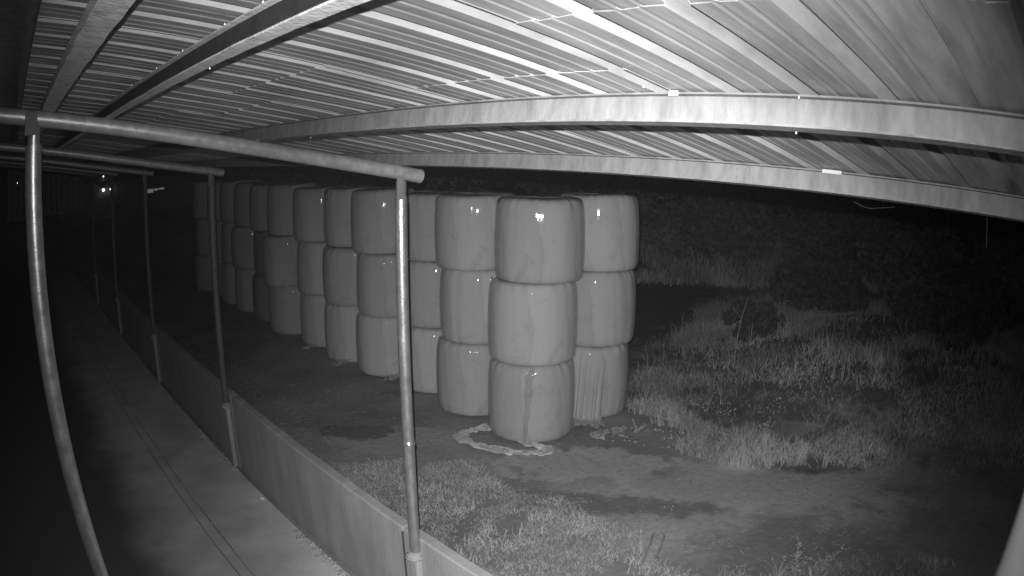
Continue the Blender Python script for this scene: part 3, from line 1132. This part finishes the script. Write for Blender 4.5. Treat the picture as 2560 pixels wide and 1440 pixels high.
# far bank growth
x, y = scatter([(14, 20), (20, 28), (32, 18), (34, 2), (26, -2), (24, 8), (19, 14)], 30000, 51, 0.1, 0.6, 0.4)
p4 = blades(0, (x, y), .15, .5, .014, .8, 52)
stuff('tall_grass', [p1, p2, p3, p4, p5, p6, p7, p8], M['brush'], 'tall rough grass and weeds covering the bank right of the bales', 'grass')


# leafy low plants: rosettes on the bank edge and tufts near the camera side
def weed_plant(x, y, n_, h, sp, label, seed, group='weeds at the yard edge', m='weed'):
    r_ = random.Random(seed)
    z = gz0(x, y)
    root = empty('weed_plant', (x, y, z), label, 'weed', group)
    for i in range(n_):
        t = r_.uniform(0, 6.28)
        hh = h * r_.uniform(.55, 1)
        l_ = sp * r_.uniform(.3, 1)
        st = [(0.01 * math.cos(t), 0.01 * math.sin(t), -0.01), (l_ * .35 * math.cos(t), l_ * .35 * math.sin(t), hh * .55), (l_ * math.cos(t), l_ * math.sin(t), hh)]
        so = MB().tube(interp(st, 3), [.004, .004, .0035, .003, .003, .0025, .002], 5).build('stem', M[m], root)
        lf = MB()
        for q in range(6):
            a = interp(st, 6)[min(12, 3 + q * 2)]
            tt = t + r_.uniform(-1.6, 1.6)
            L = r_.uniform(.04, .09) * (h / .4)
            d = Vector((math.cos(tt), math.sin(tt), r_.uniform(.1, .9))).normalized()
            s_ = d.cross(Vector((0, 0, 1))).normalized() * L * .28
            u = Vector((0, 0, 1)) * .002
            b = a + d * L * .5
            c = a + d * L - Vector((0, 0, L * .25))
            lf.add([a, b + s_, c, b - s_, b + u], [(0, 1, 4), (1, 2, 4), (2, 3, 4), (3, 0, 4)])
        lf.build('leaves', M[m], so)
    return root


weed_plant(6.30, 2.55, 7, .5, .2, 'tallest leafy weed with small bright leaf tips near the shaded track edge', 1, m='brush')
weed_plant(6.22, 2.74, 9, .26, .24, 'low spreading weed touching the tallest weed', 2, m='brush')
weed_plant(5.9, 3.02, 5, .2, .2, 'sparse thin weed nearest the log end', 3, m='brush')
weed_plant(6.62, 2.34, 8, .3, .22, 'bushy grey weed past the tallest weed, away from the log', 4, m='brush')
weed_plant(7.1, 1.5, 6, .22, .2, 'last low weed of the line, by the post beside the lens', 5, m='brush')
x, y = scatter([(5.6, 3.2), (5.4, 2.4), (6.6, 1.2), (7.6, .8), (7.3, 1.7), (6.6, 2.7), (6.0, 3.3)], 3500, 95, .35, 2.6, .15)
stuff('weedy_grass', [blades(0, (x, y), .03, .14, .004, 1.1, 96)], M['brush'], 'thin grass growing among the weeds at the shaded track edge', 'grass')
weed_plant(8.6, 5.25, 7, .26, .2, 'fan of pale leaves at the foot of the earth heap', 6)
weed_plant(9.7, 5.0, 7, .32, .2, 'tuft of upright pale leaves at the top of the earth heap', 7)
weed_plant(9.0, 4.3, 8, .24, .2, 'spreading pale weed at the end of the earth heap', 8)
weed_plant(8.55, 6.75, 8, .2, .2, 'low pale weed in the trodden edge by the torn film', 9)
weed_plant(12.2, 7.4, 9, .6, .4, 'leafy shrubby weed around the bare leaning stalk', 10, m='brush')
weed_plant(11.0, 7.9, 9, .45, .3, 'leafy weed behind the stack with torn film', 11, m='brush')

# bare leaning stalk on the bank
st = empty('dead_stalk', (12.0, 7.15, gz0(12.0, 7.15)), 'bare pale stalk leaning out of the rough grass on the bank', 'stalk')
MB().tube(interp([(0, 0, -.02), (.03, 0, .45), (.12, -.02, .95), (.26, -.05, 1.35)], 4), [.010 - .0004 * i for i in range(13)], 7).build('stem', M['brush'], st, smooth=True)
MB().tube(interp([(.12, -.02, .95), (.05, .08, 1.08), (.02, .15, 1.18)], 3), [.004] * 7, 5).build('twig', M['brush'], st)

# log lying at the end of the grass
lg = empty('log', (5.86, 4.22, gz0(5.86, 4.22) + 0.06), 'dark round log end lying at the edge of the grass by the track', 'log')
MB().tube(interp([(.21, .12, .0), (0, 0, -.01), (-.4, -.2, -.06)], 5), [.078 - .001 * i for i in range(11)], 18, True, 0.03).build('bark', M['wood'], lg, smooth=True)
e = Vector((.212, .121, .0))
dl = (Vector((.21, .12, .0)) - Vector((0, 0, -.01))).normalized()
MB().tube([e - dl * .01, e + dl * .006], [.07, .066], 18).build('cut_end', M['wood_end'], lg)
weed_plant(5.72, 4.3, 6, .24, .14, 'pale blades of a weed growing over the log', 12)


# clods and litter: along the wall foot and by the bank
def clods(xy, smin, smax, seed):
    r_ = np.random.default_rng(seed)
    x, y = xy
    v, f = [], []
    oct_ = np.array([(1, 0, 0), (-1, 0, 0), (0, 1, 0), (0, -1, 0), (0, 0, 1), (0, 0, -1)], float)
    fc = np.array([(0, 2, 4), (2, 1, 4), (1, 3, 4), (3, 0, 4), (2, 0, 5), (1, 2, 5), (3, 1, 5), (0, 3, 5)])
    for i in range(len(x)):
        s_ = r_.uniform(smin, smax)
        q = oct_ * s_ * r_.uniform(.5, 1.3, (6, 1)) * (1, 1, .6)
        t = r_.uniform(0, 6.28)
        c, s2 = math.cos(t), math.sin(t)
        q = np.c_[q[:, 0] * c - q[:, 1] * s2, q[:, 0] * s2 + q[:, 1] * c, q[:, 2]]
        zz = hg(x[i], y[i]) if x[i] > 3.1 else 0.006
        v.append(q + (x[i], y[i], float(zz) + s_ * .3))
        f.append(fc + 6 * i)
    return np.concatenate(v), np.concatenate(f)


r2 = np.random.default_rng(77)
n_ = 900
yy = r2.uniform(3.5, 11, n_)
xx = 2.97 - np.abs(r2.normal(0, .05, n_)) - 0.03 * np.abs(sn(yy, yy * 0, 3, 5))
kk = sn(yy, yy * 0, 2.5, 9) > -0.15
stuff('litter', [clods((xx[kk], yy[kk]), .005, .032, 78)], M['crumb'], 'crumbs of dirt and straw gathered along the inner foot of the wall', 'litter')
big = empty('stone', (2.83, 8.12, 0.006), 'pale stone lying on the floor near the foot of the wall', 'stone')
cl = clods((np.array([2.9]), np.array([8.1])), .07, .075, 79)
cl = (cl[0] - np.array([2.83, 8.12, 0.006]), cl[1])
so = obj('stone_body', np_mesh('stone_body', cl[0], cl[1], M['white']), big)
sb = so.modifiers.new('round', 'SUBSURF')
sb.levels = sb.render_levels = 2
x, y = scatter([(8.1, 7.4), (7.9, 6.9), (8.4, 5.9), (8.2, 5.2), (8.9, 4.6), (9.3, 5.0), (8.9, 5.9), (9.0, 7.0)], 90, 81, 0.45, 2.5, .2)
stuff('clods', [clods((x, y), .015, .06, 82)], M['clod'], 'pale clods and dead tufts scattered along the edge of the bank', 'clods')


# straw bits and pebbles lying about the yard
def straws(xy, seed):
    r_ = np.random.default_rng(seed)
    x, y = xy
    n_ = len(x)
    t = r_.uniform(0, 6.28, n_)
    L = r_.uniform(.015, .06, n_)
    d = np.stack([np.cos(t) * L, np.sin(t) * L, r_.uniform(-.006, .012, n_)], 1)
    w_ = np.stack([-np.sin(t), np.cos(t), np.zeros(n_)], 1) * r_.uniform(.002, .006, (n_, 1))
    p = np.stack([x, y, hg(x, y) + .012], 1)
    u = np.array([0, 0, .006])
    v = np.stack([p - d - w_, p + d - w_, p + d + w_, p - d + w_, p - d + u, p + d + u], 1).reshape(-1, 3)
    o_ = np.arange(n_)[:, None] * 6
    f = np.array([(0, 1, 5), (0, 5, 4), (3, 4, 5), (3, 5, 2), (0, 4, 3), (1, 2, 5)])
    return v, (o_[:, :, None] + f[None]).reshape(-1, 3)


yard = [(3.3, 16), (6.6, 16), (6.7, 9), (8.0, 6.9), (8.4, 5), (9.2, 3.2), (8.5, 1), (5, 2.5), (3.3, 3)]
sx_, sy_ = scatter(yard, 2000, 501, .3, 1.4, .1)
px_, py_ = scatter(yard, 700, 511, .3, 1.1, .1)
stuff('yard_litter', [straws((sx_, sy_), 502), clods((px_, py_), .006, .024, 512)], M['straw'], 'bits of straw and pebbles scattered over the bare yard', 'litter')


# hedge trees behind
def tree_mesh(seed, w_, h_, n_leaf, leaf):
    r_ = np.random.default_rng(seed)
    c = []
    for k in range(16):
        c.append((r_.normal(0, w_ * .32), r_.normal(0, w_ * .32), h_ * r_.uniform(.18, .85), w_ * r_.uniform(.16, .32)))
    idx = r_.integers(0, 16, n_leaf)
    C = np.array(c)[idx]
    d = r_.normal(0, 1, (n_leaf, 3))
    d /= np.linalg.norm(d, axis=1)[:, None]
    p = C[:, :3] + d * C[:, 3:4] * r_.uniform(.55, 1.08, (n_leaf, 1))
    p[:, 2] = np.maximum(p[:, 2], .05)
    a = r_.normal(0, 1, (n_leaf, 3))
    a /= np.linalg.norm(a, axis=1)[:, None]
    b = np.cross(a, r_.normal(0, 1, (n_leaf, 3)))
    b /= np.linalg.norm(b, axis=1)[:, None]
    s_ = leaf * r_.uniform(.5, 1.5, (n_leaf, 1))
    v = np.stack([p - a * s_, p + b * s_ * .5, p + a * s_, p - b * s_ * .5], 1).reshape(-1, 3)
    o_ = np.arange(n_leaf) * 4
    f = np.stack([o_, o_ + 1, o_ + 2, o_ + 3], 1)
    return np_mesh('crown', v, f, M['leaf']), c


TM = [tree_mesh(200 + i, w_, h_, n, .13) for i, (w_, h_, n) in enumerate(((5.5, 6.5, 7000), (4.2, 4.2, 6000), (6.5, 8.0, 8000), (3.0, 2.2, 4000), (2.2, 1.9, 5000)))]
TM[4][0].materials.clear()
TM[4][0].materials.append(M['dark_leaf'])


def tree(x, y, kind, s_, rz, label):
    me, c = TM[kind]
    root = empty('hedge_tree', (x, y, gz0(x, y) - .05), label, 'tree', 'trees and bushes of the dark hedge')
    root.rotation_euler.z = rz
    root.scale = (s_, s_, s_)
    obj('crown', me, root)
    t = MB()
    top = max(q[2] for q in c)
    t.tube(interp([(0, 0, 0), (.1, .05, top * .35), (-.05, .1, top * .75)], 4), [.2 - .018 * i for i in range(9)], 8)
    for q in c[:6]:
        t.tube([(0.05, .05, top * .3), (q[0] * .5, q[1] * .5, (q[2] + top * .3) / 2), (q[0], q[1], q[2])], [.08, .05, .02], 6)
    t.build('trunk', M['bark'], root, smooth=True)


trees = [(18, 27, 2, 1.0, 'tall dark hedge tree rising behind the middle of the bale row'), (23, 24, 0, 1.0, 'dark hedge tree rising behind the corner stack'),
         (27.5, 19.5, 2, .9, 'dim hedge tree beyond the dark ground right of the bales'), (29.5, 14, 0, 1.05, 'dim broad hedge tree above the grassy bank'),
         (30, 8.5, 2, .85, 'dim hedge tree beyond the far end of the bank'), (28.5, 3.5, 0, .95, 'almost black hedge tree at the outer end of the hedge'),
         (12.5, 31, 0, 1.1, 'black hedge tree behind the far end of the bale row'), (24, 15.2, 3, 1.0, 'low bush on the edge of the dark ground'),
         (25.5, 10.6, 1, .8, 'rounded bush behind the crest of the bank'), (24, 6.2, 3, 1.1, 'low dark bush on the back slope of the bank'),
         (20.5, 18.8, 3, 1.0, 'low bush beside the top of the hidden stack end'), (22.5, 1.5, 1, .8, 'dark bush at the outer end of the bank')]
for i, (x, y, k, s_, lab) in enumerate(trees):
    tree(x, y, k, s_, i * 1.7, lab)
for i, (x, y, s_) in enumerate(((17.4, 7.6, .8), (16.6, 3.4, .85), (13.9, 8.0, .42))):
    tree(x, y, 4, s_, i * 2.1 + .4, ['small dark rounded bush on the crest of the bank', 'dark pointed bush at the darker end of the bank', 'very small dark bush in the middle of the rough grass'][i])

# ------------------------------------------------------------------ dark end of the shelter and the farm buildings beyond
ew = empty('end_wall', (1.6, 27.2, 0), 'dark upright boards closing the far end of the shelter', 'wall')
for i in range(14):
    x0 = -0.3 + i * .25
    z1 = gz_top(x0 + .25) - .12
    MB().box((x0 - 1.6, random.uniform(-.01, .01), 2.75 + random.uniform(-.05, .05)), (x0 + .2 - 1.6, .03, z1)).build('board', M['boards'], ew)
MB().box((-2.0, -.06, 2.8), (1.6, -.012, 2.9)).build('rail', M['boards'], ew)

fb_ = empty('farm_building', (8.5, 47, 0), 'far dark farm building with yard lamps and one lit window strip', 'building')
MB().box((-5, 0, 0), (7, 8, 3.5)).build('wall', M['build'], fb_)
rf = MB()
rf.add([(-5.4, -.5, 3.4), (7.4, -.5, 3.4), (7.4, 4, 5.2), (-5.4, 4, 5.2), (-5.4, 8.5, 3.4), (7.4, 8.5, 3.4), (-5.4, -.5, 3.3), (7.4, -.5, 3.3), (-5.4, 8.5, 3.3), (7.4, 8.5, 3.3)],
       [(0, 1, 2, 3), (3, 2, 5, 4), (0, 6, 7, 1), (4, 5, 9, 8), (6, 8, 9, 7), (0, 3, 4, 8, 6), (1, 7, 9, 5, 2)])
rf.build('roof', M['boards'], fb_)
wi = MB().box((1.65, -.06, 2.25), (3.05, -.005, 2.62)).build('window', M['boards'], fb_)
for (qa, qb, qc, qd) in ((1.69, 2.2, 2.32, 2.56), (2.27, 2.52, 2.42, 2.57), (2.6, 3.0, 2.46, 2.58)):
    MB().box((qa, -.075, qc), (qb, -.062, qd)).build('pane', M['lit'], wi)
dr = MB().box((-1.6, -.05, 0), (-.2, -.005, 2.4)).build('door', M['boards'], fb_)
MB().box((-.5, -.08, 1.1), (-.35, -.052, 1.15)).build('handle', M['steel'], dr)


def yard_lamp(x, y, z, s_, label):
    root = empty('yard_lamp', (x, y, z), label, 'lamp', 'distant yard lamps')
    MB().box((-s_ * 1.2, 0.02, s_ * .8), (s_ * 1.2, s_ * 2, s_ * 1.3)).build('lamp_hood', M['steel'], root)
    sp = MB()
    sp.tube([(0, 0, -s_), (0, 0, -s_ * .6), (0, 0, 0), (0, 0, s_ * .6), (0, 0, s_ * .8)], [s_ * .3, s_ * .8, s_, s_ * .8, s_ * .4], 10)
    sp.build('lamp_bulb', M['lamp'], root, smooth=True)
    return root


yard_lamp(6.9, 46.7, 3.72, .05, 'highest distant lamp high on the far farm building')
yard_lamp(6.9, 46.7, 2.86, .1, 'brightest distant lamp below the highest one on the far farm building')
yard_lamp(7.45, 46.7, 2.86, .07, 'smaller distant lamp beside the brightest one')
yard_lamp(0.21, 45, 4.02, .07, 'lone distant lamp seen beside the dull pipe post in the dark')
gate = empty('steel_rail', (7.85, 44.5, 2.2), 'short lit rail below the far lamps', 'rail')
MB().tube([(-.3, 0, -.05), (.3, 0, .05)], .03, 8).build('tube', M['white'], gate)
MB().tube([(-.28, 0, -.05), (-.28, 0, -2.2)], .03, 8).build('leg', M['steel'], gate)
MB().tube([(.28, 0, .05), (.28, 0, -2.2)], .03, 8).build('leg', M['steel'], gate)

# ------------------------------------------------------------------ cobwebs and water drops under the roof
wb = MB().tube([(3.02, .504, 4.152), (3.022, .502, 4.09), (3.018, .5, 4.026)], .0011, 5).build('cobweb_strand', M['web'])
tag(wb, 'single thread hanging straight down from the eave purlin', 'cobweb')
wb = MB().tube([(3.02, 1.196, 4.137), (3.02, 1.15, 4.122), (3.02, 1.111, 4.117), (3.02, 1.05, 4.126), (3.02, .98, 4.137)], .0008, 5).build('cobweb_strand', M['web'])
tag(wb, 'slack thread looped under the eave purlin', 'cobweb')


def droplet(x, y, z, s_, label, group='water drops under the roof'):
    b = MB().tube([(0, 0, s_ * 1.6), (0, 0, s_ * .8), (0, 0, 0), (0, 0, -s_ * .7), (0, 0, -s_)], [s_ * .15, s_ * .6, s_, s_ * .72, s_ * .2], 10)
    o_ = b.build('water_drop', M['drop'], None, smooth=True)
    o_.location = (x, y, z)
    tag(o_, label, 'drop', group)


for (x, y) in ((.682, 1.735), (.682, 2.05), (.682, 2.55), (.682, 3.0), (.682, 3.6)):
    droplet(x, y, gz_top(x) + .088, .003, 'water drop hanging under the upper lip of the dark webbed purlin')
for (x, y) in ((.73, 2.33),):
    droplet(x, y, gz_top(x) - .003, .003, 'water drop hanging from the bottom flange of the dark webbed purlin')
for (x, y) in ((1.885, .94), (1.885, 3.89)):
    droplet(x, y, gz_top(x) - .003, .0026, 'water drop hanging under the mottled purlin')
droplet(1.832, .902, gz_top(1.832) + .085, .003, 'water drop hanging from the upper lip of the mottled purlin')
droplet(1.79, 1.43, gz_top(1.79) + .1, .0035, 'water drop on the ribbed sheet just above the mottled purlin')

# ------------------------------------------------------------------ thin night mist in the lamp's beam
hz = MB().box((-20, -20, -1.2), (75, 75, 14)).build('haze', None)
hz.data.materials.clear()
hm = bpy.data.materials.new('thin_mist')
hm.use_nodes = True
hm.node_tree.nodes.clear()
ho = hm.node_tree.nodes.new('ShaderNodeOutputMaterial')
hv = hm.node_tree.nodes.new('ShaderNodeVolumePrincipled')
hv.inputs['Color'].default_value = (0.9, 0.9, 0.9, 1)
hv.inputs['Density'].default_value = 0.0001
hm.node_tree.links.new(hv.outputs[0], ho.inputs['Volume'])
hm.cycles.homogeneous_volume = True
hz.data.materials.append(hm)
tag(hz, 'thin pale mist in the night air over the yard', 'haze', kind='stuff')
